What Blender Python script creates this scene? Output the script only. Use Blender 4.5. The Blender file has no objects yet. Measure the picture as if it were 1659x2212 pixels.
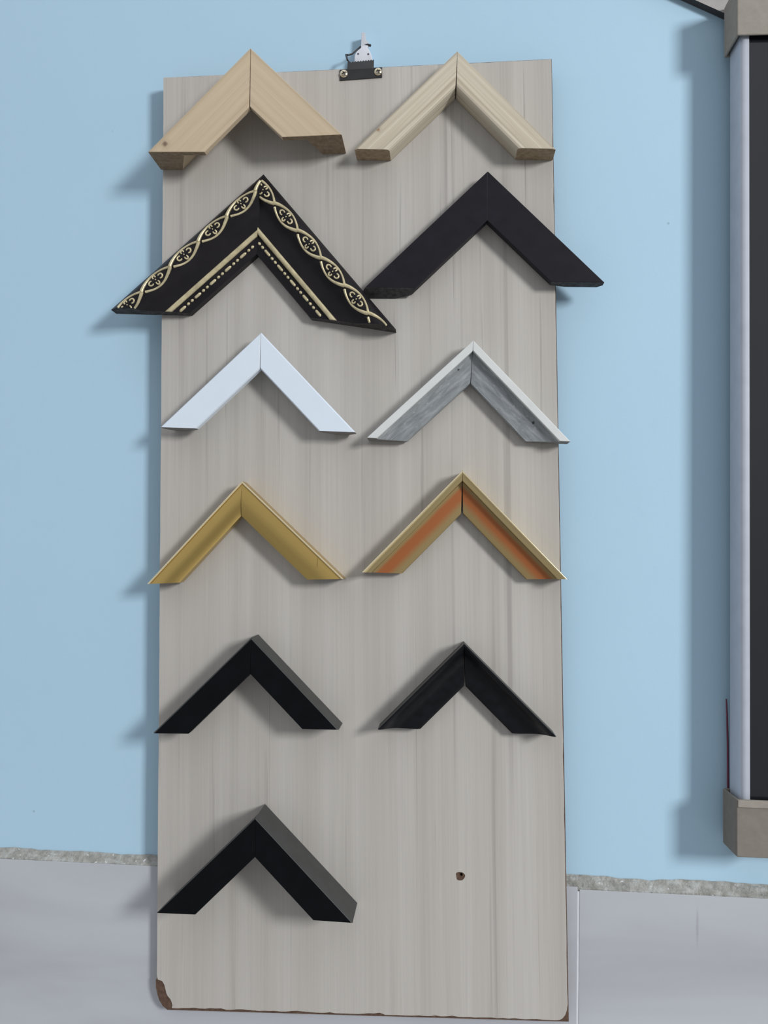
import bpy, bmesh, math, random
from mathutils import Vector, Matrix

random.seed(7)
SC = bpy.context.scene
COL = SC.collection

# ------------------------------------------------------------------ camera
cd = bpy.data.cameras.new('camera')
cam = bpy.data.objects.new('camera', cd); COL.objects.link(cam)
cd.sensor_fit = 'VERTICAL'; cd.sensor_height = 36.0
cd.lens = 36.0 * 1750.0 / 2212.0
cd.clip_start = 0.02
R = Matrix(((0.997427, -0.017038, 0.06963), (0.068726, -0.048919, -0.996436), (0.020384, 0.998657, -0.047622)))
cam.matrix_world = Matrix.Translation((0.08292, -0.82288, 1.41467)) @ R.to_4x4()
SC.camera = cam

# ------------------------------------------------------------------ light
SC.view_settings.view_transform = 'Standard'
SC.view_settings.look = 'None'
SC.view_settings.exposure = 0.0
SC.view_settings.gamma = 1.0
SC.view_settings.use_curve_mapping = False

world = bpy.data.worlds.new('room_light'); SC.world = world
world.use_nodes = True
wn = world.node_tree.nodes; wl = world.node_tree.links
bg = wn['Background']   # soft light from the rest of the room
wtc = wn.new('ShaderNodeTexCoord'); wsep = wn.new('ShaderNodeSeparateXYZ'); wr = wn.new('ShaderNodeValToRGB')
wmr = wn.new('ShaderNodeMapRange')
wl.new(wtc.outputs['Generated'], wsep.inputs[0]); wl.new(wsep.outputs['Z'], wmr.inputs['Value'])
wmr.inputs['From Min'].default_value = -1; wmr.inputs['From Max'].default_value = 1
wl.new(wmr.outputs[0], wr.inputs[0])
for pos, c in ((0.30, 0.22), (0.62, 0.445), (0.85, 0.60), (0.95, 1.35)):      # floor, walls, ceiling, ceiling lamps
    e = wr.color_ramp.elements.new(pos); e.color = (c, c * 1.01, c * 1.06, 1)
wr.color_ramp.elements.remove(wr.color_ramp.elements[0]); wr.color_ramp.elements.remove(wr.color_ramp.elements[-1])
wl.new(wr.outputs[0], bg.inputs[0])
wx = wn.new('ShaderNodeMapRange'); wl.new(wsep.outputs['X'], wx.inputs['Value'])     # added fill from the left, evens out the wall and lifts shadows
wx.inputs['From Min'].default_value = -1; wx.inputs['From Max'].default_value = 1
wx.inputs['To Min'].default_value = 1.42; wx.inputs['To Max'].default_value = 0.48
wl.new(wx.outputs[0], bg.inputs[1])

LIGHT_POS = Vector((3.60, -3.45, 2.78))
ld = bpy.data.lights.new('window_light', 'AREA')
ld.shape = 'RECTANGLE'; ld.size = 0.85; ld.size_y = 1.05
ld.energy = 200.0; ld.color = (1.0, 0.99, 0.985)
lo = bpy.data.objects.new('window_light', ld); COL.objects.link(lo)
lo.location = LIGHT_POS
lo.rotation_euler = (LIGHT_POS - Vector((0.05, 0, 1.44))).to_track_quat('Z', 'Y').to_euler()

# ------------------------------------------------------------------ helpers
MM = 0.001


def tag(o, label=None, cat=None, group=None, kind=None):
    if label: o['label'] = label
    if cat: o['category'] = cat
    if group: o['group'] = group
    if kind: o['kind'] = kind
    return o


def empty(name, loc, label=None, cat=None, group=None):
    o = bpy.data.objects.new(name, None); COL.objects.link(o)
    o.location = loc; o.empty_display_size = 0.02
    return tag(o, label, cat, group)


def link(name, bm, mats, parent=None, smooth=None, bevel=None, recalc=True):
    if recalc: bmesh.ops.recalc_face_normals(bm, faces=bm.faces)
    me = bpy.data.meshes.new(name); bm.to_mesh(me); bm.free()
    for m in (mats if isinstance(mats, (list, tuple)) else [mats]): me.materials.append(m)
    if smooth is not None:
        for p in me.polygons: p.use_smooth = True
        me.set_sharp_from_angle(angle=math.radians(smooth))
    o = bpy.data.objects.new(name, me); COL.objects.link(o)
    if parent: o.parent = parent
    if bevel:
        b = o.modifiers.new('edge', 'BEVEL'); b.width = bevel; b.segments = 2
        b.limit_method = 'ANGLE'; b.angle_limit = math.radians(40); b.harden_normals = False
    return o


def add_box(bm, x0, x1, y0, y1, z0, z1, mi=0):
    v = [bm.verts.new(p) for p in ((x0, y0, z0), (x1, y0, z0), (x1, y1, z0), (x0, y1, z0),
                                   (x0, y0, z1), (x1, y0, z1), (x1, y1, z1), (x0, y1, z1))]
    for f in ((0, 3, 2, 1), (4, 5, 6, 7), (0, 1, 5, 4), (1, 2, 6, 5), (2, 3, 7, 6), (3, 0, 4, 7)):
        bm.faces.new([v[i] for i in f]).material_index = mi


def add_plate(bm, loop, y_front, y_back, holes=(), mi=0, side_mi=None):
    """Plate in the XZ plane with an outline, through-holes and a thickness."""
    side_mi = mi if side_mi is None else side_mi
    rings = []
    for y in (y_front, y_back):
        ed = []; rr = []
        for lp in [loop] + list(holes):
            vs = [bm.verts.new((p[0], y, p[1])) for p in lp]
            rr.append(vs)
            for i in range(len(vs)): ed.append(bm.edges.new((vs[i], vs[(i + 1) % len(vs)])))
        g = bmesh.ops.triangle_fill(bm, edges=ed, use_beauty=True, use_dissolve=False)
        for f in g['geom']:
            if isinstance(f, bmesh.types.BMFace): f.material_index = mi
        rings.append(rr)
    for a, b in zip(*rings):
        n = len(a)
        for i in range(n):
            bm.faces.new((a[i], a[(i + 1) % n], b[(i + 1) % n], b[i])).material_index = side_mi


def add_tube(bm, pts, radii, seg=8, flat=1.0, mi=0):
    """Round tube through pts (Vectors) with a radius at every point, closed ends."""
    n = len(pts); rings = []
    up = Vector((0, -1, 0))
    for i, p in enumerate(pts):
        t = (pts[min(i + 1, n - 1)] - pts[max(i - 1, 0)])
        if t.length < 1e-9: t = Vector((1, 0, 0))
        t.normalize()
        s = t.cross(up)
        if s.length < 1e-4: s = t.cross(Vector((1, 0, 0)))
        s.normalize(); q = s.cross(t).normalized()
        rings.append([bm.verts.new(p + radii[i] * (math.cos(a) * s + flat * math.sin(a) * q))
                      for a in [2 * math.pi * k / seg for k in range(seg)]])
    for a, b in zip(rings, rings[1:]):
        for k in range(seg):
            bm.faces.new((a[k], a[(k + 1) % seg], b[(k + 1) % seg], b[k])).material_index = mi
    for ring, e in ((rings[0], pts[0] - (pts[1] - pts[0]).normalized() * radii[0] * .5),
                    (rings[-1], pts[-1] + (pts[-1] - pts[-2]).normalized() * radii[-1] * .5)):
        c = bm.verts.new(e)
        for k in range(seg): bm.faces.new((ring[k], ring[(k + 1) % seg], c)).material_index = mi


def add_lathe(bm, prof, centre, seg=24, mi=0):
    """Profile of (radius, height); axis points to the viewer (-Y)."""
    rings = []
    for r, h in prof:
        rings.append([bm.verts.new((centre[0] + r * math.cos(2 * math.pi * k / seg), centre[1] - h,
                                    centre[2] + r * math.sin(2 * math.pi * k / seg))) for k in range(seg)])
    for a, b in zip(rings, rings[1:]):
        for k in range(seg): bm.faces.new((a[k], a[(k + 1) % seg], b[(k + 1) % seg], b[k])).material_index = mi
    bm.faces.new(rings[-1]).material_index = mi
    bm.faces.new(list(reversed(rings[0]))).material_index = mi


# ------------------------------------------------------------------ materials
class Mat:
    def __init__(self, name, rough=0.5, metal=0.0, spec=0.5, col=(0.5, 0.5, 0.5)):
        self.m = bpy.data.materials.new(name); self.m.use_nodes = True
        self.n = self.m.node_tree.nodes; self.l = self.m.node_tree.links
        self.b = self.n['Principled BSDF']
        self.b.inputs['Roughness'].default_value = rough
        self.b.inputs['Metallic'].default_value = metal
        self.b.inputs['Specular IOR Level'].default_value = spec
        self.b.inputs['Base Color'].default_value = (*col, 1)

    def node(self, t, **kw):
        x = self.n.new(t)
        for k, v in kw.items():
            if k in x.inputs: x.inputs[k].default_value = v
            else: setattr(x, k, v)
        return x

    def coord(self, kind='Object', scale=(1, 1, 1), rot=(0, 0, 0)):
        if kind == 'UV':
            t = self.node('ShaderNodeUVMap'); o = t.outputs[0]
        else:
            t = self.node('ShaderNodeTexCoord'); o = t.outputs[kind]
        mp = self.node('ShaderNodeMapping'); mp.inputs['Scale'].default_value = scale
        mp.inputs['Rotation'].default_value = rot
        self.l.new(o, mp.inputs[0]); return mp.outputs[0]

    def noise(self, vec, scale, detail=3, rough=0.5, dist=0.0):
        x = self.node('ShaderNodeTexNoise'); x.inputs['Scale'].default_value = scale
        x.inputs['Detail'].default_value = detail; x.inputs['Roughness'].default_value = rough
        x.inputs['Distortion'].default_value = dist
        self.l.new(vec, x.inputs['Vector']); return x.outputs[0]

    def ramp(self, fac, stops, interp='LINEAR'):
        x = self.node('ShaderNodeValToRGB'); cr = x.color_ramp; cr.interpolation = interp
        while len(cr.elements) < len(stops): cr.elements.new(0.5)
        for e, (p, c) in zip(cr.elements, stops):
            e.position = p; e.color = (*c, 1) if len(c) == 3 else c
        self.l.new(fac, x.inputs[0]); return x.outputs[0]

    def mix(self, fac, a, b, mode='MIX'):
        x = self.node('ShaderNodeMix', data_type='RGBA', blend_type=mode)
        for sock, v in ((x.inputs[0], fac), (x.inputs[6], a), (x.inputs[7], b)):
            if isinstance(v, (int, float)): sock.default_value = v
            elif isinstance(v, tuple): sock.default_value = (*v, 1) if len(v) == 3 else v
            else: self.l.new(v, sock)
        return x.outputs[2]

    def math(self, op, a, b=0.0):
        x = self.node('ShaderNodeMath', operation=op)
        for i, v in enumerate((a, b)):
            if isinstance(v, (int, float)): x.inputs[i].default_value = v
            else: self.l.new(v, x.inputs[i])
        return x.outputs[0]

    def spot(self, centre, r, soft=0.4, kind='Object', stretch=(1, 1, 1)):
        """1 inside a blot of radius r about a point of the thing's own space, 0 outside."""
        t = self.node('ShaderNodeTexCoord') if kind == 'Object' else self.node('ShaderNodeUVMap')
        s = self.node('ShaderNodeVectorMath', operation='SUBTRACT'); self.l.new(t.outputs[kind if kind == 'Object' else 0], s.inputs[0])
        s.inputs[1].default_value = centre
        q = self.node('ShaderNodeVectorMath', operation='MULTIPLY'); self.l.new(s.outputs[0], q.inputs[0]); q.inputs[1].default_value = stretch
        ln = self.node('ShaderNodeVectorMath', operation='LENGTH'); self.l.new(q.outputs[0], ln.inputs[0])
        nz = self.noise(t.outputs[kind if kind == 'Object' else 0], 900, 2)
        d = self.math('ADD', ln.outputs['Value'], self.math('MULTIPLY', self.math('SUBTRACT', nz, 0.5), r * 0.9))
        mr = self.node('ShaderNodeMapRange'); mr.inputs['From Min'].default_value = r; mr.inputs['From Max'].default_value = r * (1 - soft)
        mr.inputs['To Min'].default_value = 0; mr.inputs['To Max'].default_value = 1
        self.l.new(d, mr.inputs['Value']); return mr.outputs[0]

    def base(self, c): self.l.new(c, self.b.inputs['Base Color']); return self
    def roughness(self, v): self.l.new(v, self.b.inputs['Roughness']); return self

    def bump(self, h, strength=0.2, dist=0.001):
        x = self.node('ShaderNodeBump'); x.inputs['Strength'].default_value = strength; x.inputs['Distance'].default_value = dist
        self.l.new(h, x.inputs['Height']); self.l.new(x.outputs[0], self.b.inputs['Normal']); return self


def M_plain(name, col, rough=0.5, metal=0.0, spec=0.5, var=0.08, scale=60, bump=0.0, kind='Object'):
    m = Mat(name, rough, metal, spec)
    v = m.coord(kind); n = m.noise(v, scale, 3)
    lo = tuple(c * (1 - var) for c in col); hi = tuple(min(1, c * (1 + var)) for c in col)
    m.base(m.ramp(n, [(0.3, lo), (0.7, hi)]))
    if bump: m.bump(m.noise(v, scale * 8, 2), bump, 0.0004)
    return m.m


def M_wall():
    m = Mat('blue_wall_paint', 0.55, 0, 0.3)
    v = m.coord()
    c = m.ramp(m.noise(v, 3.0, 4, 0.55), [(0.3, (0.385, 0.572, 0.708)), (0.7, (0.402, 0.592, 0.728))])
    c = m.mix(m.math('MULTIPLY', m.ramp(m.noise(v, 45, 2), [(0.60, (0, 0, 0)), (0.75, (1, 1, 1))]), 0.10), c, (0.33, 0.50, 0.63))
    vo = m.node('ShaderNodeTexVoronoi'); vo.inputs['Scale'].default_value = 13.0
    m.l.new(v, vo.inputs['Vector'])
    speck = m.ramp(vo.outputs['Distance'], [(0.012, (1, 1, 1)), (0.022, (0, 0, 0))])
    c = m.mix(m.math('MULTIPLY', speck, 0.45), c, (0.16, 0.26, 0.32))
    m.base(c); m.bump(m.noise(v, 260, 3), 0.12, 0.0006)
    return m.m


def M_board():
    m = Mat('pale_grey_woodgrain_laminate', 0.42, 0, 0.35)
    wide = m.noise(m.coord('Object', (34, 1, 0.5)), 1.0, 3, 0.5, 0.4)
    fine = m.noise(m.coord('Object', (420, 1, 5.0)), 1.0, 4, 0.6)
    pore = m.noise(m.coord('Object', (700, 1, 40.0)), 1.0, 2, 0.6)
    streak = m.noise(m.coord('Object', (70, 1, 0.9)), 1.0, 3, 0.6, 0.5)
    thin = m.noise(m.coord('Object', (160, 1, 2.2)), 1.0, 3, 0.6, 0.3)
    c = m.ramp(wide, [(0.3, (0.396, 0.380, 0.350)), (0.5, (0.446, 0.430, 0.398)), (0.7, (0.482, 0.468, 0.437))])
    c = m.mix(m.math('MULTIPLY', m.ramp(fine, [(0.35, (1, 1, 1)), (0.6, (0, 0, 0))]), 0.22), c, (0.315, 0.297, 0.280))
    c = m.mix(m.math('MULTIPLY', m.ramp(streak, [(0.30, (1, 1, 1)), (0.41, (0, 0, 0))]), 0.50), c, (0.245, 0.230, 0.217))
    c = m.mix(m.math('MULTIPLY', m.ramp(thin, [(0.30, (1, 1, 1)), (0.37, (0, 0, 0))]), 0.45), c, (0.215, 0.200, 0.188))
    c = m.mix(m.math('MULTIPLY', m.ramp(pore, [(0.62, (0, 0, 0)), (0.75, (1, 1, 1))]), 0.16), c, (0.55, 0.53, 0.50))
    m.base(c); m.bump(fine, 0.08, 0.0003)
    return m.m


def M_core():
    m = Mat('brown_fibreboard', 0.85, 0, 0.2)
    v = m.coord()
    m.base(m.ramp(m.noise(v, 300, 3), [(0.3, (0.070, 0.042, 0.030)), (0.7, (0.125, 0.080, 0.056))])); m.bump(m.noise(v, 900, 2), 0.4, 0.0006)
    return m.m


def M_pine(name, light, dark, knot=None, line=0.5, freq=320):
    m = Mat(name, 0.6, 0, 0.3)
    g = m.noise(m.coord('UV', (4, freq, 1)), 1.0, 3, 0.55, 0.25)
    g2 = m.noise(m.coord('UV', (2, 110, 1)), 1.0, 2, 0.5, 0.3)
    c = m.ramp(g, [(0.35, dark), (0.62, light)])
    c = m.mix(m.math('MULTIPLY', m.ramp(g2, [(0.38, (1, 1, 1)), (0.48, (0, 0, 0))]), line), c, tuple(x * 0.72 for x in dark))
    if knot:
        for cen, r, colr in knot:
            c = m.mix(m.math('MULTIPLY', m.spot(cen, r * 2.2, 0.7), 0.55), c, tuple(x * 0.75 for x in dark))
            c = m.mix(m.math('MULTIPLY', m.spot(cen, r, 0.6), 0.85), c, colr)
    m.base(c); m.bump(g, 0.15, 0.0003)
    return m.m


def M_cut(name, a, b):
    m = Mat(name, 0.85, 0, 0.15)
    v = m.coord(); n = m.noise(v, 220, 3)
    m.base(m.ramp(n, [(0.3, a), (0.7, b)])); m.bump(m.noise(v, 700, 2), 0.5, 0.0006)
    return m.m


def M_grey_wash():
    m = Mat('brushed_grey_wash', 0.42, 0.0, 0.5)
    a = m.noise(m.coord('UV', (45, 260, 1)), 1.0, 4, 0.65, 0.6)
    b = m.noise(m.coord('UV', (160, 900, 1)), 1.0, 2, 0.6)
    c = m.ramp(a, [(0.30, (0.150, 0.168, 0.178)), (0.55, (0.235, 0.258, 0.270)), (0.75, (0.36, 0.385, 0.40))])
    c = m.mix(m.math('MULTIPLY', m.ramp(b, [(0.66, (0, 0, 0)), (0.74, (1, 1, 1))]), 0.55), c, (0.66, 0.68, 0.68))
    for cen, r in (((-0.0166, -0.0125, -0.0268), 0.0013), ((-0.0140, -0.0125, -0.0272), 0.0016), ((0.0594, -0.0125, -0.0789), 0.0019)):
        c = m.mix(m.spot(cen, r, 0.5), c, (0.03, 0.03, 0.035))
    m.base(c); m.bump(a, 0.2, 0.0003)
    return m.m


def M_gold(name, col, rough=0.34, metal=0.85, crack=None):
    m = Mat(name, rough, metal, 0.5)
    n = m.noise(m.coord('UV', (12, 500, 1)), 1.0, 3)
    c = m.ramp(n, [(0.3, tuple(c * 0.95 for c in col)), (0.7, col)])
    if crack: c = m.mix(m.math('MULTIPLY', m.spot(crack, 0.0065, 0.3, 'Object', (16, 0, 1)), 0.6), c, (0.12, 0.08, 0.03))
    m.base(c)
    return m.m


def M_orange_gold(width):
    """Gold leaf with a band of orange bole rubbed through along the middle (v runs across the moulding)."""
    m = Mat('orange_rubbed_gold', 0.45, 0.3, 0.4)
    uv = m.node('ShaderNodeUVMap'); sp = m.node('ShaderNodeSeparateXYZ'); m.l.new(uv.outputs[0], sp.inputs[0])
    n = m.noise(m.coord('UV', (40, 40, 1)), 1.0, 3)
    t = m.math('ADD', m.math('DIVIDE', sp.outputs['Y'], width), m.math('MULTIPLY', m.math('SUBTRACT', n, 0.5), 0.10))
    gold = (0.285, 0.210, 0.092); orange = (0.345, 0.115, 0.036)
    c = m.ramp(t, [(0.06, gold), (0.20, orange), (0.48, orange), (0.78, gold)])
    m.base(c); return m.m


def M_tile():
    m = Mat('grey_marbled_tile_glaze', 0.28, 0, 0.5)
    a = m.noise(m.coord('Object', (1.6, 1, 7.5), (0, 0.10, 0)), 1.0, 4, 0.5, 0.8)
    b = m.noise(m.coord('Object', (2.2, 1, 3.0)), 2.0, 2)
    c = m.ramp(a, [(0.32, (0.355, 0.372, 0.402)), (0.5, (0.430, 0.460, 0.496)), (0.68, (0.485, 0.528, 0.556))])
    c = m.mix(m.math('MULTIPLY', b, 0.25), c, (0.435, 0.440, 0.478))
    # one short dark vein in the glaze
    c = m.mix(m.math('MULTIPLY', m.spot((0.335, -0.010, 1.060), 0.022, 0.6, 'Object', (14, 1, 1)), 0.35), c, (0.21, 0.21, 0.23))
    m.base(c); return m.m


def M_mortar():
    m = Mat('rough_grey_mortar', 0.95, 0, 0.1)
    v = m.coord()
    c = m.ramp(m.noise(v, 90, 5, 0.65), [(0.32, (0.215, 0.216, 0.198)), (0.52, (0.325, 0.330, 0.308)), (0.68, (0.430, 0.450, 0.440))])
    c = m.mix(m.ramp(m.noise(v, 260, 2), [(0.68, (0, 0, 0)), (0.74, (1, 1, 1))]), c, (0.62, 0.65, 0.67))
    m.base(c); m.bump(m.noise(v, 350, 4), 0.8, 0.002)
    return m.m


def M_cardboard(name, k):
    m = Mat(name, 0.9, 0, 0.15)
    v = m.coord()
    c = m.ramp(m.noise(v, 120, 4, 0.6), [(0.3, (0.268 * k, 0.245 * k, 0.212 * k)), (0.7, (0.314 * k, 0.290 * k, 0.255 * k))])
    c = m.mix(m.math('MULTIPLY', m.noise(v, 18, 2), 0.3), c, (0.29 * k, 0.275 * k, 0.25 * k))
    m.base(c); m.bump(m.noise(v, 500, 2), 0.2, 0.0004)
    return m.m


WALL = M_wall(); BOARD = M_board(); CORE = M_core(); TILE = M_tile(); MORTAR = M_mortar(); CARD = M_cardboard('pale_cardboard', 0.98); CARD_DIM = M_cardboard('dimmed_cardboard', 0.70)  # second cardboard: the first, with the dimmer light low down in its colour
GROUT = M_plain('white_tile_grout', (0.60, 0.62, 0.66), 0.7)
FLOOR = M_plain('pale_floor_tile', (0.38, 0.37, 0.36), 0.4, scale=4)
STEEL_DARK = M_plain('blackened_steel', (0.020, 0.021, 0.023), 0.45, 0.2, var=0.2)
BRASS = M_plain('brass_screw', (0.62, 0.56, 0.42), 0.22, 1.0)
SLOT = M_plain('screw_slot_shadow', (0.02, 0.018, 0.015), 0.6, 0.5)
HOOK_WHITE = M_plain('white_plastic', (0.62, 0.65, 0.71), 0.35)
HOOK_CLEAR = M_plain('milky_plastic', (0.52, 0.55, 0.60), 0.4)
PIN = M_plain('grey_pin', (0.10, 0.11, 0.13), 0.4, 0.6)
FRAME_GREY = M_plain('silver_grey_lacquer', (0.46, 0.50, 0.57), 0.35, 0.1, var=0.04)
PANE = M_plain('dark_glass', (0.010, 0.011, 0.014), 0.12, 0.0, 1.0, var=0.1, scale=6)
BACKING = M_plain('black_backing', (0.02, 0.02, 0.02), 0.8)
RED = M_plain('dark_red_plastic', (0.120, 0.022, 0.050), 0.5)
FLAP = M_plain('grey_board', (0.34, 0.33, 0.32), 0.85)
FLAP_EDGE = M_plain('dark_board_edge', (0.045, 0.045, 0.048), 0.85)

PINE_A = M_pine('planed_pine_warm', (0.555, 0.458, 0.328), (0.485, 0.392, 0.272),
                knot=[((-0.0829, -0.038, -0.0955), 0.0034, (0.150, 0.100, 0.072))], line=0.30, freq=150)
PINE_A_CUT = M_cut('sawn_pine_end_shaded', (0.205, 0.150, 0.098), (0.300, 0.232, 0.160))  # shade on the end faces is put into this darker colour
PINE_B = M_pine('planed_pine_pale', (0.590, 0.545, 0.440), (0.450, 0.395, 0.300),
                knot=[((-0.0767, -0.0236, -0.0789), 0.0022, (0.30, 0.165, 0.085))], line=0.80, freq=260)
PINE_B_CUT = M_cut('sawn_pale_pine_end_shaded', (0.25, 0.185, 0.115), (0.37, 0.29, 0.195))  # pale pine ends, likewise darkened in colour for their shade
ORNATE = M_plain('black_brown_lacquer', (0.0100, 0.0088, 0.0108), 0.42, 0, 0.2, var=0.25, scale=40)
ORNATE_CUT = M_cut('sawn_dark_end', (0.030, 0.028, 0.027), (0.085, 0.080, 0.078))
ANTIQUE = M_plain('antique_gilt', (0.54, 0.48, 0.305), 0.38, 0.35, var=0.18, scale=160)
PLUM = M_plain('dark_plum_foil', (0.0115, 0.0105, 0.0150), 0.5, 0, 0.16, var=0.15, kind='UV')
PLUM_CUT = M_cut('sawn_grey_end', (0.035, 0.034, 0.036), (0.085, 0.083, 0.085))
WHITE = M_plain('white_lacquer', (0.655, 0.742, 0.835), 0.35, 0, 0.5, var=0.01)
WHITE_CUT = M_cut('sawn_white_end', (0.17, 0.165, 0.16), (0.27, 0.265, 0.26))
WASH = M_grey_wash()
RIM_WHITE = M_plain('off_white_paint', (0.60, 0.63, 0.625), 0.5, var=0.04)
GOLD = M_gold('satin_gold_foil', (0.56, 0.40, 0.135), 0.30, 0.9, (0.0765, 0.0, -0.0785))
GOLD_RIM = M_gold('bright_gold_foil', (0.62, 0.50, 0.25), 0.28, 0.9)
GOLD_EDGE = M_gold('gold_edge_highlight', (0.92, 0.80, 0.52), 0.22, 0.85)  # highlight along the outer bead, strengthened by a lighter gold colour
ORANGE = M_orange_gold(0.0220)
GOLD_CUT = M_cut('sawn_gold_end', (0.075, 0.045, 0.02), (0.13, 0.085, 0.04))
BLACK = M_plain('black_satin_lacquer', (0.0030, 0.0036, 0.0048), 0.42, 0, 0.10, var=0.2)
SIDE_SHEEN = M_plain('black_lacquer_side_sheen', (0.042, 0.045, 0.044), 0.5, 0, 0.3, var=0.1)  # sheen on the black outer sides, put into a lighter base colour
BLACK_SCOOP = M_plain('black_grained_lacquer', (0.0052, 0.0060, 0.0078), 0.36, 0, 0.18, var=0.3, kind='UV', scale=120)

# ------------------------------------------------------------------ the setting
BF = -0.020          # front of the display board
TF = -0.0095         # face of the tiles


def structure(name, bm, m, parent=None, **kw):
    o = link(name, bm, m, parent, **kw)
    if parent is None: o['kind'] = 'structure'
    return o


bm = bmesh.new(); add_box(bm, -1.6, 2.0, 0.0, 0.06, 0.0, 2.8); structure('wall_back', bm, WALL)
bm = bmesh.new(); add_box(bm, -1.6, 2.0, -2.6, 0.0, -0.05, 0.0); structure('floor', bm, FLOOR)

bm = bmesh.new(); add_box(bm, -1.6, 2.0, -0.0091, 0.0, 0.0, 1.0885)
dado = structure('wall_lower', bm, GROUT)
xs = [-1.58, -0.9815, -0.3800, 0.2218, 0.8233, 1.4250]
for i, (a, b) in enumerate(zip(xs, xs[1:])):
    for z0, z1 in ((0.792, 1.0928 if a < 0.1 else 1.0903), (0.490, 0.789), (0.188, 0.487)):
        bm = bmesh.new()
        add_box(bm, a + (0.0018 if i else 0), b, TF, -0.0030, z0, z1)
        structure('tile', bm, TILE, dado, bevel=0.0003)

# rough mortar fillet sloping from the painted wall down to the top of the tiles
bm = bmesh.new()
n = 620; rows = 7; grid = []
from mathutils import noise as mnoise
for i in range(n + 1):
    x = -1.2 + 2.6 * i / n
    top = 1.1005 + 0.0022 * mnoise.noise((x * 16, 0, 3)) + 0.0014 * mnoise.noise((x * 70, 2, 0))
    low = (1.0936 if x < 0.2218 else 1.0911) + 0.0016 * mnoise.noise((x * 13, 5, 0)) + 0.0008 * mnoise.noise((x * 90, 7, 0))
    col = []
    for j in range(rows + 1):
        t = j / rows
        y = -0.0004 - 0.0086 * t ** 0.9
        z = top + (low - top) * t
        w = 0.0016 * math.sin(math.pi * min(1, t * 1.1))
        y += w * mnoise.noise((x * 110, t * 4, 1)); z += w * mnoise.noise((x * 150, t * 5, 9))
        col.append(bm.verts.new((x, min(y, -0.0002), z)))
    col.append(bm.verts.new((x, -0.0084, low - 0.004))); col.append(bm.verts.new((x, -0.0001, low - 0.004)))
    grid.append(col)
for a, b in zip(grid, grid[1:]):
    m_ = len(a)
    for j in range(m_): bm.faces.new((a[j], b[j], b[(j + 1) % m_], a[(j + 1) % m_]))
bm.faces.new(grid[0]); bm.faces.new(list(reversed(grid[-1])))
structure('trim_1', bm, MORTAR)

# ------------------------------------------------------------------ display board
BW, BH = 0.400, 0.9427
ROT = math.radians(1.571)
board = empty('display_board', (0.0, BF, 1.43657),
              'tall pale grey wood-grain board with chipped lower corners, carrying all the frame samples', 'board')
board.rotation_euler = (0, -ROT, 0)


def jag(p, q, n, amp, rnd):
    out = []
    for i in range(n):
        t = i / n
        d = (q[0] - p[0], q[1] - p[1]); L = math.hypot(*d)
        k = amp * abs(rnd.gauss(0, 1)) if i else 0
        out.append((p[0] + d[0] * t - d[1] / L * k, p[1] + d[1] * t + d[0] / L * k))
    return out


hw, hh = BW / 2, BH / 2
# broken lower-left corner and worn lower-right corner of the laminate (board's own metres)
def loc(x, z):   # world wall-plane point -> board's own axes
    dx, dz = x - 0.0, z - 1.43657
    c, s = math.cos(ROT), math.sin(ROT)
    return (dx * c + dz * s, -dx * s + dz * c)
chip = [loc(*p) for p in ((-0.1884, 0.9925), (-0.1872, 0.9879), (-0.1829, 0.9868), (-0.1805, 0.9834), (-0.1791, 0.9786), (-0.1783, 0.9755),
                          (-0.1766, 0.9725), (-0.1742, 0.9702), (-0.1728, 0.9675), (-0.1717, 0.9640), (-0.1724, 0.9614))]
core_chip = [loc(*p) for p in ((-0.1895, 0.9870), (-0.1890, 0.9800), (-0.1874, 0.9735), (-0.1850, 0.9675), (-0.1815, 0.9625), (-0.1768, 0.9592))]
rnd = random.Random(3)
top_r = (hw - 0.0004, hh - 0.0005)
veneer = []
veneer += [(-hw + 0.0002, hh - 0.0003)]
# left edge, top to chip
pl = jag((-hw + 0.0002, hh - 0.0003), chip[0], 46, 0.00016, rnd)[1:]
veneer += pl + chip
pb = jag((chip[-1][0] + 0.001, -hh + 0.0010), (hw - 0.0085, -hh + 0.0012), 70, 0.00055, rnd)
veneer += pb
veneer += [(hw - 0.0085, -hh + 0.0016), (hw - 0.0055, -hh + 0.0036), (hw - 0.0035, -hh + 0.0062), (hw - 0.0018, -hh + 0.0105), (hw - 0.0009, -hh + 0.016)]
pr = jag((hw - 0.0008, -hh + 0.018), top_r, 64, 0.00028, rnd)
veneer += pr + [top_r]
pt = jag(top_r, (-hw + 0.0002, hh - 0.0003), 50, 0.00014, rnd)[1:]
veneer += pt
hole_c = loc(0.1078, 1.1017)
h1 = [(hole_c[0] + (0.0043 + 0.0006 * math.sin(3 * a + 1)) * math.cos(a), hole_c[1] + (0.0046 + 0.0005 * math.cos(2 * a)) * math.sin(a)) for a in [2 * math.pi * k / 22 for k in range(22)]]
h2 = [(hole_c[0] + 0.0012 + 0.0014 * math.cos(a), hole_c[1] + 0.0014 + 0.0015 * math.sin(a)) for a in [2 * math.pi * k / 14 for k in range(14)]]
bm = bmesh.new()
core_loop = [(-hw + 0.0006, hh), (-hw + 0.0006, core_chip[0][1] + 0.004)] + core_chip + [(hw, -hh), (hw, hh)]
add_plate(bm, core_loop, 0.0006, 0.0103, [h2])
link('fibreboard_core', bm, CORE, board)
bm = bmesh.new(); add_plate(bm, veneer, 0.0, 0.0007, [h1])
tag(link('woodgrain_face', bm, BOARD, board), 'pale grey laminate with fine vertical wood grain')

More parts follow.
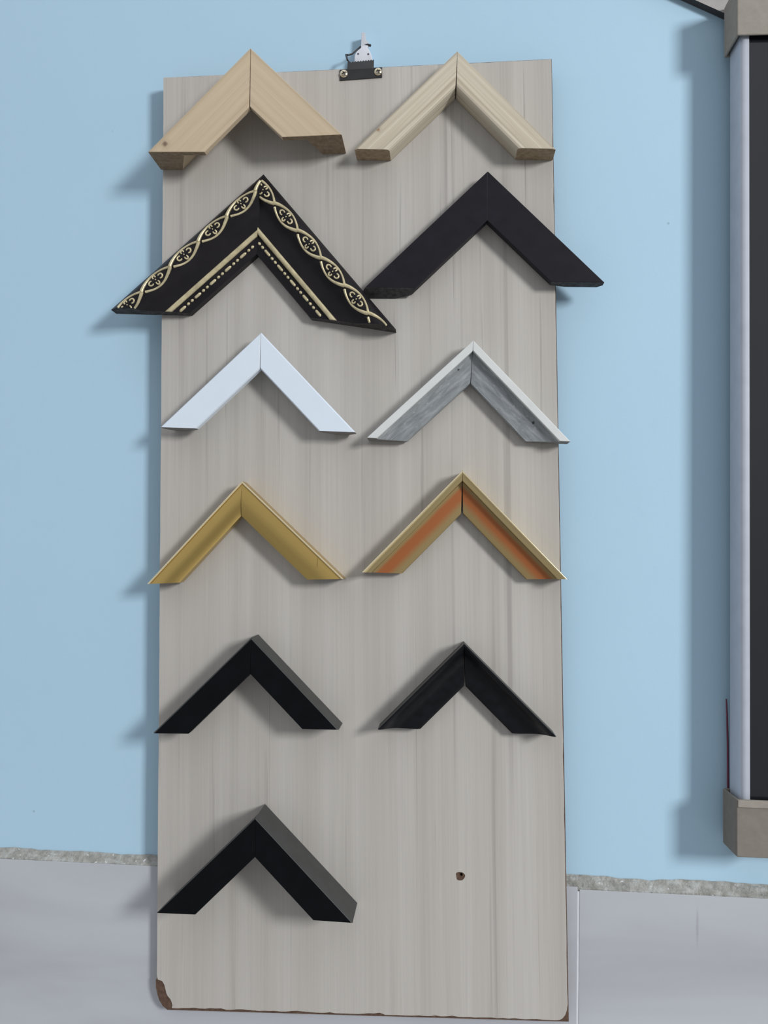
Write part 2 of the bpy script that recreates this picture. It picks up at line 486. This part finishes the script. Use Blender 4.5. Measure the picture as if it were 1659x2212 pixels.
# ------------------------------------------------------------------ hanger on the board, hook on the wall
hanger = empty('sawtooth_hanger', (-0.006, BF, 1.902), 'black metal sawtooth hanger screwed to the top edge of the board', 'hanger')
HX, HZ = -0.006, 1.902
bm = bmesh.new()
def hl(x, z): return (x - HX, z - HZ)
add_plate(bm, [hl(-0.0279, 1.9058), hl(-0.0276, 1.8945), hl(0.0159, 1.8969), hl(0.0157, 1.9077), hl(0.0071, 1.9072), hl(-0.0203, 1.9063)], -0.0012, -0.0001)
link('screw_plate', bm, STEEL_DARK, hanger, bevel=0.0003)
bm = bmesh.new()
teeth = []
NT = 9
for i in range(NT):
    t0 = i / NT; t1 = (i + 0.5) / NT
    teeth += [(0.0066 - 0.0240 * t0, 1.9176 - 0.0023 * t0 + 0.0004), (0.0066 - 0.0240 * t1, 1.9176 - 0.0023 * t1 - 0.0011)]
body_loop = [(-0.0203, 1.9050), (0.0071, 1.9060), (0.0069, 1.9170)] + teeth + [(-0.0190, 1.9165), (-0.0199, 1.9190)]
add_plate(bm, [hl(*p) for p in body_loop], -0.0013, -0.0003)
for v in bm.verts:     # the tongue leans back towards the wall above the plate
    v.co.y += max(0.0, v.co.z - 0.0050) * 0.30
link('toothed_tongue', bm, STEEL_DARK, hanger)
bm = bmesh.new()
arch = [(-0.0203, 1.9165, .0005), (-0.0215, 1.9215, .003), (-0.0226, 1.9258, .0065), (-0.0205, 1.9268, .0080), (-0.0165, 1.9282, .0085), (-0.0138, 1.9309, .009),
        (-0.0119, 1.9331, .0095), (-0.0085, 1.9362, .0098), (-0.0045, 1.9378, .0098), (-0.0005, 1.9382, .0096), (0.0024, 1.9372, .0094)]
add_tube(bm, [Vector((x - HX, y, z - HZ)) for x, z, y in arch], [.0008, .0010, .0012, .0009, .0008, .0008, .0008, .0009, .0010, .0013, .0013], 8)
tag(link('bent_loop', bm, STEEL_DARK, hanger, smooth=50), 'thin curved black lug rising above the tongue')
for x, z, a in ((-0.0234, 1.9012, 0.5), (0.0118, 1.9026, 0.2)):
    bm = bmesh.new()
    add_lathe(bm, [(0.0040, 0.0012), (0.0041, 0.0018), (0.0034, 0.0027), (0.0020, 0.0031), (0.0006, 0.0033)], (x - HX, 0, z - HZ), 26)
    sc = link('screw', bm, BRASS, hanger, smooth=40)
    bm = bmesh.new()
    for k in (0, math.pi / 2):
        c, s = math.cos(a + k), math.sin(a + k)
        quad = [(0.0021, 0.0004), (-0.0021, 0.0004), (-0.0021, -0.0004), (0.0021, -0.0004)]
        add_plate(bm, [(x - HX + px * c - pz * s, z - HZ + px * s + pz * c) for px, pz in quad], -0.00345, -0.0028)
    link('cross_slot', bm, SLOT, sc)

hook = empty('wall_hook', (-0.005, 0.0, 1.93), 'small white plastic wall hook with two pins, holding the black hanger', 'hook')
kx, kz = -0.005, 1.93
bm = bmesh.new()
dome = [(x - kx, z - kz) for x, z in (
    (-0.0139, 1.9192), (-0.0142, 1.9235), (-0.0138, 1.9268), (-0.0124, 1.9298), (-0.0102, 1.9322), (-0.0079, 1.9340), (-0.0074, 1.9362),
    (-0.0009, 1.9366), (-0.0004, 1.9342), (0.0014, 1.9314), (0.0030, 1.9280), (0.0042, 1.9240), (0.0044, 1.9192))]
add_plate(bm, dome, -0.0122, -0.0002)
link('hook_body', bm, HOOK_WHITE, hook, bevel=0.0008)
bm = bmesh.new()
add_plate(bm, [(-0.0077 - kx, 1.9355 - kz), (-0.0003 - kx, 1.9355 - kz), (0.0001 - kx, 1.9415 - kz), (-0.0030 - kx, 1.9430 - kz), (-0.0036 - kx, 1.9512 - kz), (-0.0074 - kx, 1.9514 - kz)], -0.0112, -0.0002)
tag(link('hook_tab', bm, HOOK_CLEAR, hook, bevel=0.0004), 'milky upright tab')
for x, z in ((-0.0102, 1.9277), (0.0003, 1.9272)):
    bm = bmesh.new(); add_lathe(bm, [(0.0009, 0.0118), (0.0010, 0.0124), (0.0007, 0.0128), (0.0002, 0.0129)], (x - kx, 0, z - kz), 14)
    link('pin', bm, PIN, hook, smooth=40)

# ------------------------------------------------------------------ frame corner samples
GROUP = 'picture frame corner samples on the board'


class Arm:
    """One mitred length of moulding. A,B = outer/inner mitre points, C,D = outer/inner tail points (mm, sample's own XZ)."""
    def __init__(s, A, B, C, D):
        s.A, s.B, s.C, s.D = (Vector(p) for p in (A, B, C, D))
        s.e = (s.C - s.A).normalized()
        n = Vector((-s.e.y, s.e.x)); s.n = n if n.dot(s.B - s.A) > 0 else -n
        s.w = (s.n.dot(s.B - s.A) + s.n.dot(s.D - s.C)) / 2      # moulding width

    def span(s, w):            # start and end along the arm at distance w from the outer edge
        u = w / s.w
        return s.e.dot(u * (s.B - s.A)), s.e.dot(s.C - s.A + u * (s.D - s.C))

    def pt(s, l, w, h):        # -> Vector in metres, local to the sample
        q = s.A + s.e * l + s.n * w
        return Vector((q.x * MM, -h * MM, q.y * MM))


def arm_mesh(bm, arm, prof, gap=0.05, edge_mats=None, cut_mat=1, slant=0.0, nseg=12):
    """Closed profile of (w, h) in mm swept from the mitre to the tail cut."""
    uvl = bm.loops.layers.uv.verify()
    n = len(prof); rings = []
    hmax = max(h for w, h in prof)
    for i in range(nseg + 1):
        ring = []
        for w, h in prof:
            l0, l1 = arm.span(w); l0 += gap; l1 += slant * (hmax - h) / hmax
            ring.append((bm.verts.new(arm.pt(l0 + (l1 - l0) * i / nseg, w, h)), l0 + (l1 - l0) * i / nseg))
        rings.append(ring)
    acc = [0.0]
    for k in range(n):
        a, b = prof[k], prof[(k + 1) % n]
        acc.append(acc[-1] + math.hypot(b[0] - a[0], b[1] - a[1]))
    for a, b in zip(rings, rings[1:]):
        for k in range(n):
            j = (k + 1) % n
            f = bm.faces.new((a[k][0], a[j][0], b[j][0], b[k][0]))
            f.material_index = edge_mats[k] if edge_mats else 0
            for lp, (l, t) in zip(f.loops, ((a[k][1], acc[k]), (a[j][1], acc[k + 1]), (b[j][1], acc[k + 1]), (b[k][1], acc[k]))):
                lp[uvl].uv = (l * MM, t * MM)
    for ring, mi in ((rings[0], cut_mat), (rings[-1], cut_mat)):
        f = bm.faces.new([v for v, _ in ring]); f.material_index = mi
        for lp, (w, h) in zip(f.loops, prof): lp[uvl].uv = (w * MM, h * MM)


SAMPLES = {
'S1': ((-0.1119, 1.907), [[0, 0], [0.6, -59.4], [-99.9, -103.5], [-42.9, -104.3], [92.8, -88.9], [34.4, -90.1]]),
'S2': ((0.0917, 1.9092), [[0, 0], [-0.4, -37.2], [-100.0, -98.2], [-66.0, -98.6], [97.3, -101.0], [60.1, -99.7]]),
'S3': ((-0.1009, 1.791), [[0, 0], [-6.6, -79.4], [-152.7, -138.4], [-72.3, -141.0], [136.5, -157.7], [50.9, -144.7]]),
'S4': ((0.1237, 1.791), [[0, 0], [0.4, -48.6], [-119.7, -116.6], [-69.0, -117.2], [114.4, -112.0], [62.5, -111.9]]),
'S5': ((-0.0975, 1.628), [[0, 0], [0.3, -36.6], [-98.6, -95.5], [-62.2, -96.2], [96.3, -98.6], [60.3, -97.6]]),
'S6': ((0.1119, 1.6207), [[0, 0], [-1.3, -40.8], [-102.1, -96.4], [-64.2, -97.3], [94.1, -97.9], [52.2, -97.0]]),
'S7': ((-0.1124, 1.4802), [[0, 0], [-0.4, -34.6], [-92.0, -103.1], [-60.4, -101.0], [102.8, -93.8], [66.9, -94.9]]),
'S8': ((0.1034, 1.4934), [[0, 0], [0.3, -42.3], [-95.4, -100.1], [-57.7, -99.8], [101.0, -102.2], [64.4, -102.4]]),
'S9': ((-0.0964, 1.3288), [[0, 0], [-0.8, -35.0], [-93.7, -94.5], [-58.3, -93.9], [86.7, -84.8], [52.1, -84.8]]),
'S10': ((0.1076, 1.3277), [[0, 0], [1.8, -42.6], [-80.8, -83.2], [-41.5, -83.5], [87.1, -83.9], [47.6, -85.0]]),
'S11': ((-0.085, 1.1629), [[0, 0], [0.8, -36.1], [-91.2, -91.6], [-54.2, -91.2], [93.8, -91.3], [57.2, -90.6]]),
}


def sample(key, label, name='frame_corner'):
    (x, z), (A, B, CL, DL, CR, DR) = SAMPLES[key]
    o = empty(name, (x, BF - 0.0002, z), label, 'frame sample', GROUP)
    return o, Arm(A, B, CL, DL), Arm(A, B, CR, DR)


def build(key, label, prof_of, mats, edge_mats=None, smooth=None, bevel=0.0004, slants=(0, 0), gap=0.05, left_prof=None):
    o, L, Rr = sample(key, label)
    arms = []
    for a, sl in ((L, slants[0]), (Rr, slants[1])):
        bm = bmesh.new(); arm_mesh(bm, a, (left_prof if left_prof and a is L else prof_of)(a.w), gap, edge_mats, 1, sl)
        arms.append(link('moulding_arm', bm, mats, o, smooth=smooth, bevel=bevel))
    return o, (L, Rr), arms


def BEAD(h, r=0.95):      # small round bead along the outer edge
    return [(r - r * math.cos(a), h + r * math.sin(a)) for a in [math.pi * k / 9 for k in range(10)]]


# 1 heavy warm pine, rebated at the back
build('S1', 'thick warm bare pine frame corner with a knot, top row, left of the hanger',
      lambda w: [(0, 38), (w, 38), (w, 31), (.60 * w, 31), (.40 * w, 0), (0, 0)], [PINE_A, PINE_A_CUT], bevel=0.0006)
# 2 pale striped pine, rounded inner edge
build('S2', 'pale striped bare pine frame corner, top row, right of the hanger',
      lambda w: [(0, 22.0), (1.5, 22.3), (1.75, 23.6), (w - 3, 23.6), (w - 1.2, 22.8), (w, 20.8), (w, 0), (0, 0)], [PINE_B, PINE_B_CUT], bevel=0.0004)


# 3 black moulding with gilt scrollwork
def ornate_h(w):
    P = [(0, 14), (2, 16.8), (5, 19.8), (8.5, 21.6), (12, 22.0), (15.5, 21.2), (19, 18.8), (22, 16.2), (26, 14.2), (31, 13.0), (36, 12.5), (43.6, 12.2), (45, 11.2), (50.5, 11.0), (52, 10.2), (60, 8.6)]
    for (a, ha), (b, hb) in zip(P, P[1:]):
        if w <= b: return ha + (hb - ha) * (w - a) / (b - a)
    return P[-1][1]


def ornate_prof(w):
    return [(x, ornate_h(x)) for x in (0, 1, 2, 3.5, 5, 6.8, 8.5, 10.2, 12, 13.8, 15.5, 17.2, 19, 20.5, 22, 24, 26, 28.5, 31, 36, 43.6, 45, 50.5, 52)] + [(w, 9.0), (w, 0), (0, 0)]


orn, ORN_ARMS, orn_meshes = build('S3', 'wide black frame corner with gilt flowers, twisted ribbon and beaded inner edge',
                                  ornate_prof, [ORNATE, ORNATE_CUT], smooth=28, bevel=None)


def relief(bm, arm, path, radii, lift=0.25, seg=8, flat=0.9):
    """A raised tube laid on the moulding's face along (l, w); cut where the arm is cut."""
    run, rr = [], []
    def flush():
        if len(run) > 2: add_tube(bm, list(run), list(rr), seg, flat)
        run.clear(); rr.clear()
    for (l, w), r in zip(path, radii):
        l0, l1 = arm.span(w)
        if l0 + 0.5 < l < l1 - 0.6:
            run.append(arm.pt(l, w, ornate_h(w) + lift * r)); rr.append(r * MM)
        else: flush()
    flush()


for arm, mesh, first, pitch in ((ORN_ARMS[0], orn_meshes[0], 37.5, 38.0), (ORN_ARMS[1], orn_meshes[1], 16.0, 36.6)):
    mid, amp = 11.5, 6.2
    x0 = first - 1.5 * pitch
    # twisted ribbon: one strand passes over at every crossing, the other breaks beneath it
    bm = bmesh.new()
    for k in range(7):
        a = x0 + k * pitch
        seg_pts_o, seg_r_o, seg_pts_i, seg_r_i = [], [], [], []
        for i in range(61):
            t = i / 60; l = a + pitch * t
            s = math.sin(math.pi * t) ** 0.85 if 0 < t < 1 else 0
            mirror = arm is ORN_ARMS[0]
            tt = 1 - t if mirror else t
            # outer bow: thick where it comes over the crossing, thinning along
            seg_pts_o.append((l, mid - amp * s)); seg_r_o.append(0.72 + 1.30 * (1 - tt) ** 1.8 + 0.75 * tt ** 5)
            # inner bow: starts as a round end beside the crossing, thickens into the next crossing
            if tt > 0.08:
                seg_pts_i.append((l, mid + amp * s + 0.5)); seg_r_i.append(0.80 + 1.20 * tt ** 2.0 + 0.85 * (1 - tt) ** 4)
        relief(bm, arm, seg_pts_o, seg_r_o, 0.30)
        relief(bm, arm, seg_pts_i, seg_r_i, 0.30)
    tag(link('gilt_ribbon', bm, ANTIQUE, mesh, smooth=60), 'raised twisted ribbon in worn gilt')
    # flowers: four horseshoe petals round a dot
    for k in range(6):
        cl = first + k * pitch
        l0, l1 = arm.span(mid)
        if cl < l0 or cl > l1 + 3: continue
        bm = bmesh.new()
        for ang, off, r in ((0, 5.9, 2.15), (math.pi, 5.9, 2.15), (math.pi / 2, 3.3, 1.5), (-math.pi / 2, 3.3, 1.5)):
            pth = []
            for i in range(19):
                a = math.radians(-128 + 256 * i / 18)
                dx, dy = off + r * 1.15 * math.cos(a), r * math.sin(a)
                pth.append((cl + dx * math.cos(ang) - dy * math.sin(ang), mid + dx * math.sin(ang) + dy * math.cos(ang)))
            relief(bm, arm, pth, [0.70 + 0.22 * math.cos((i - 9) / 9 * 1.4) for i in range(19)], 0.35, 7)
        relief(bm, arm, [(cl - 0.5, mid), (cl - .2, mid), (cl + .2, mid), (cl + 0.5, mid)], [0.4, 0.85, 0.85, 0.4], 0.5, 8)
        if len(bm.verts): link('gilt_flower', bm, ANTIQUE, mesh, smooth=60)
        else: bm.free()
    # gilt fillet
    bm = bmesh.new()
    arm_mesh(bm, arm, [(38.6, 12.2), (38.6, 13.7), (39.4, 14.5), (41.0, 14.7), (42.6, 14.1), (43.4, 13.0), (43.4, 12.0)], 0.10, None, 0)
    tag(link('gilt_fillet', bm, ANTIQUE, mesh, smooth=50), 'smooth pale gilt fillet')
    # beads: two round, one long
    bm = bmesh.new()
    l0, l1 = arm.span(48.0)
    l = l0 + (2.2 if arm is ORN_ARMS[1] else 4.2); k = 0
    pat = (3.6, 3.6, 8.6)
    while True:
        L = pat[k % 3]
        if l + L > l1 - 0.8: break
        m_ = 9
        pts = [arm.pt(l + L * i / (m_ - 1), 48.0, 11.4) for i in range(m_)]
        rr = [MM * 1.5 * math.sqrt(max(0.06, 1 - (max(0, abs(L * i / (m_ - 1) - L / 2) - (L / 2 - 1.8)) / 1.8) ** 2)) for i in range(m_)]
        add_tube(bm, pts, rr, 10, 1.0)
        l += L + 1.5; k += 1
    link('bead_row', bm, ANTIQUE, mesh, smooth=60)

# 4 flat dark plum
build('S4', 'wide flat dark plum frame corner without ornament, its right end overhanging the board edge',
      lambda w: [(0, 15), (w, 15), (w, 5), (.7 * w, 0), (0.1 * w, 0), (0, 6)], [PLUM, PLUM_CUT], bevel=0.0005, slants=(9.0, 0))
# 5 white
build('S5', 'plain white lacquered frame corner with a flat face, left of the white-rimmed grey one',
      lambda w: [(0, 19.6), (0.9, 21), (w - .9, 21), (w, 19.6), (w, 13), (.62 * w, 0), (.22 * w, 0), (0, 10)], [WHITE, WHITE_CUT], bevel=0.0003)


# 6 white rim, grey sloping face
def split(key, label, body_of, rim_of, body_m, rim_m, cut, rim_name, rim_label, smooth=30, edge=None):
    o, L, Rr = sample(key, label)
    for a in (L, Rr):
        bm = bmesh.new(); arm_mesh(bm, a, body_of(a.w))
        body = link('moulding_arm', bm, [body_m, cut], o, smooth=smooth)
        bm = bmesh.new(); pr = rim_of(a.w)
        arm_mesh(bm, a, pr, edge_mats=[2] * 9 + [0] * (len(pr) - 9) if edge else None)
        tag(link(rim_name, bm, [rim_m, cut] + ([edge] if edge else []), body, smooth=smooth, bevel=None if edge else 0.0003), rim_label)


split('S6', 'brushed grey frame corner with a raised off-white outer rim',
      lambda w: [(7.3, 14.2), (10, 13.2), (16, 12.0), (22, 11.0), (w - .6, 10.2), (w, 9.4), (w, 3), (w * .8, 0), (7.3, 0)],
      lambda w: [(0, 19.6), (0.4, 20), (6.8, 20), (7.2, 19.6), (7.2, 0), (0, 0)], WASH, RIM_WHITE, WHITE_CUT, 'raised_rim', 'off-white raised outer rim')
# 7 gold
build('S7', 'plain satin gold frame corner with a thin bright outer edge and a fine crack',
      lambda w: BEAD(19.4) + [(.10 * w, 18.9), (.25 * w, 19.7), (.42 * w, 20.5), (.54 * w, 20.7), (.66 * w, 20.3), (.82 * w, 19.2), (.95 * w, 18.0), (w, 17.2), (w, 5), (.8 * w, 0), (0, 0)],
      [GOLD, GOLD_CUT, GOLD_EDGE], edge_mats=[2] * 9 + [0] * 12, smooth=30, bevel=None)
# 8 gold with orange
split('S8', 'gold-rimmed frame corner with an orange band along its sunken face',
      lambda w: [(7.1, 13.8), (8.5, 13.2), (12, 12.5), (16, 11.9), (20, 11.2), (w - 2, 10.6), (w - .5, 10.2), (w, 9.4), (w, 3), (w * .8, 0), (7.1, 0)],
      lambda w: BEAD(21.2) + [(2.4, 20.9), (4.0, 20.6), (6.5, 20.2), (7.0, 19.6), (7.0, 0), (0, 0)],
      ORANGE, GOLD_RIM, GOLD_CUT, 'gold_rim', 'raised bright gold outer rim', edge=GOLD_EDGE)
# 9 flat black
build('S9', 'flat black frame corner with a grey sheen coloured onto its outer sides, beside the scooped black one',
      lambda w: [(0, 28.8), (1.2, 30), (w, 30), (w, 20), (.6 * w, 0), (0, 0)], [BLACK, BLACK, SIDE_SHEEN], edge_mats=[2, 0, 0, 0, 0, 2], bevel=0.0003)
# 10 scooped black
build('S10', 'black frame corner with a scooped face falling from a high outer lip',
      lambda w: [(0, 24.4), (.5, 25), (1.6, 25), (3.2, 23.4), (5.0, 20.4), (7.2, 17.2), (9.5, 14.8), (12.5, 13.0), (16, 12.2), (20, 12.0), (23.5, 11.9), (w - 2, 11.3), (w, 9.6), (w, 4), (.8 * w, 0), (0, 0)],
      [BLACK_SCOOP, BLACK, SIDE_SHEEN], edge_mats=[0, 0, 0, 0, 0, 0, 0, 0, 0, 0, 0, 0, 0, 0, 0, 2], smooth=30, bevel=None)
# 11 deep black box section
build('S11', 'deep black box-section frame corner alone in the bottom row, with a grey sheen coloured onto its broad outer side',
      lambda w: [(0, 42.3), (.7, 43), (w, 43), (w, 30), (.6 * w, 0), (0, 0)], [BLACK, BLACK, SIDE_SHEEN], edge_mats=[2, 0, 0, 0, 0, 2], bevel=0.0004,
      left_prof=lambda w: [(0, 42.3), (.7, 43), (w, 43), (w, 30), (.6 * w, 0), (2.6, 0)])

# ------------------------------------------------------------------ grey framed panel with cardboard corners, at the picture's right
FX0, FX1, FZ0, FZ1 = 0.3640, 0.905, 1.1455, 1.9640
panel = empty('framed_panel', (FX0, -0.014, FZ0), 'tall silver-grey frame with a dark glass front, hung with cardboard on its corners', 'framed panel')
FB, FF = -0.0140, -0.0420


def frame_bar(p0, p1, q0, q1):
    """Mitred bar: outer edge p0->p1, inner edge q0->q1 (XZ)."""
    bm = bmesh.new()
    prof = [(0, FB), (0, -0.0385), (.12, -0.0405), (.32, -0.0418), (.6, FF), (.92, FF), (1.0, -0.0412), (1.0, FB)]
    P0, P1, Q0, Q1 = map(Vector, (p0, p1, q0, q1))
    ra = [bm.verts.new(((P0 + (Q0 - P0) * u).x - FX0, y + 0.014, (P0 + (Q0 - P0) * u).y - FZ0)) for u, y in prof]
    rb = [bm.verts.new(((P1 + (Q1 - P1) * u).x - FX0, y + 0.014, (P1 + (Q1 - P1) * u).y - FZ0)) for u, y in prof]
    n = len(prof)
    for k in range(n): bm.faces.new((ra[k], ra[(k + 1) % n], rb[(k + 1) % n], rb[k]))
    bm.faces.new(ra); bm.faces.new(list(reversed(rb)))
    return link('frame_bar', bm, FRAME_GREY, panel, smooth=35)


bw = 0.0085
o = [(FX0, FZ0), (FX0, FZ1), (FX1, FZ1), (FX1, FZ0)]
i_ = [(FX0 + bw, FZ0 + bw), (FX0 + bw, FZ1 - bw), (FX1 - bw, FZ1 - bw), (FX1 - bw, FZ0 + bw)]
for k in range(4): frame_bar(o[k], o[(k + 1) % 4], i_[k], i_[(k + 1) % 4])
bm = bmesh.new(); add_box(bm, bw - .0005, FX1 - FX0 - bw + .0005, -0.0262, -0.0225, bw - .0005, FZ1 - FZ0 - bw + .0005)
tag(link('glass_pane', bm, PANE, panel), 'dark glossy pane')
bm = bmesh.new(); add_box(bm, bw - .0005, FX1 - FX0 - bw + .0005, -0.0220, -0.001, bw - .0005, FZ1 - FZ0 - bw + .0005)
link('backing_board', bm, BACKING, panel)


def protector(name, label, x0, z0, size, top):
    """Folded cardboard box corner slipped over a frame corner; open towards the frame."""
    yF, yB, t = -0.0470, -0.0100, 0.0022
    o = empty(name, (x0, yB, z0), label, 'cardboard corner', 'cardboard corner protectors on the framed panel')
    bm = bmesh.new()
    add_box(bm, 0, size, yF - yB, yF - yB + t, 0, size)                                  # front
    add_box(bm, 0, size, -t, 0, 0, size)                                                  # back
    add_box(bm, 0, t, yF - yB + t, -t, 0, size)                                           # side
    za, zb = (size - t, size) if top else (0, t)
    add_box(bm, t, size, yF - yB + t, -t, za, zb)                                         # end
    link('cardboard_sleeve', bm, CARD if top else CARD_DIM, o, bevel=0.0016)
    bm = bmesh.new()
    if not top:
        add_box(bm, 0.0008, size, yF - yB - 0.0013, yF - yB - 0.0001, size - 0.0068, size - 0.0003)
        link('folded_flap', bm, CARD, o, bevel=0.0005)
    return o


protector('corner_protector', 'grey-brown cardboard corner covering the lower end of the silver-grey frame', 0.3585, 1.1412, 0.0520, False)
protector('corner_protector', 'grey-brown cardboard corner covering the upper end of the silver-grey frame', 0.3593, 1.9160, 0.0520, True)

# thin dark red strip sticking up from behind the lower cardboard corner
bm = bmesh.new()
add_tube(bm, [Vector((0.3640, -0.0088, 1.150)), Vector((0.3639, -0.0088, 1.195)), Vector((0.3637, -0.0086, 1.235)), Vector((0.3632, -0.0082, 1.262)), Vector((0.3627, -0.0075, 1.2775))],
         [0.0011, 0.0011, 0.0010, 0.0009, 0.0007], 8)
tag(link('red_strip', bm, RED, smooth=60), 'thin dark red strip standing up behind the lower cardboard corner', 'strip')

# grey board sheet at the top, with a dark lower edge
bm = bmesh.new()
add_plate(bm, [(0.268, 2.060), (0.268, 2.010), (0.3640, 1.9618), (0.3900, 1.9618), (0.3900, 2.060)], -0.0088, -0.0006, (), 0, 1)
tag(link('board_sheet', bm, [FLAP, FLAP_EDGE]), 'grey sheet with a slanting dark lower edge, behind the upper cardboard corner', 'sheet')
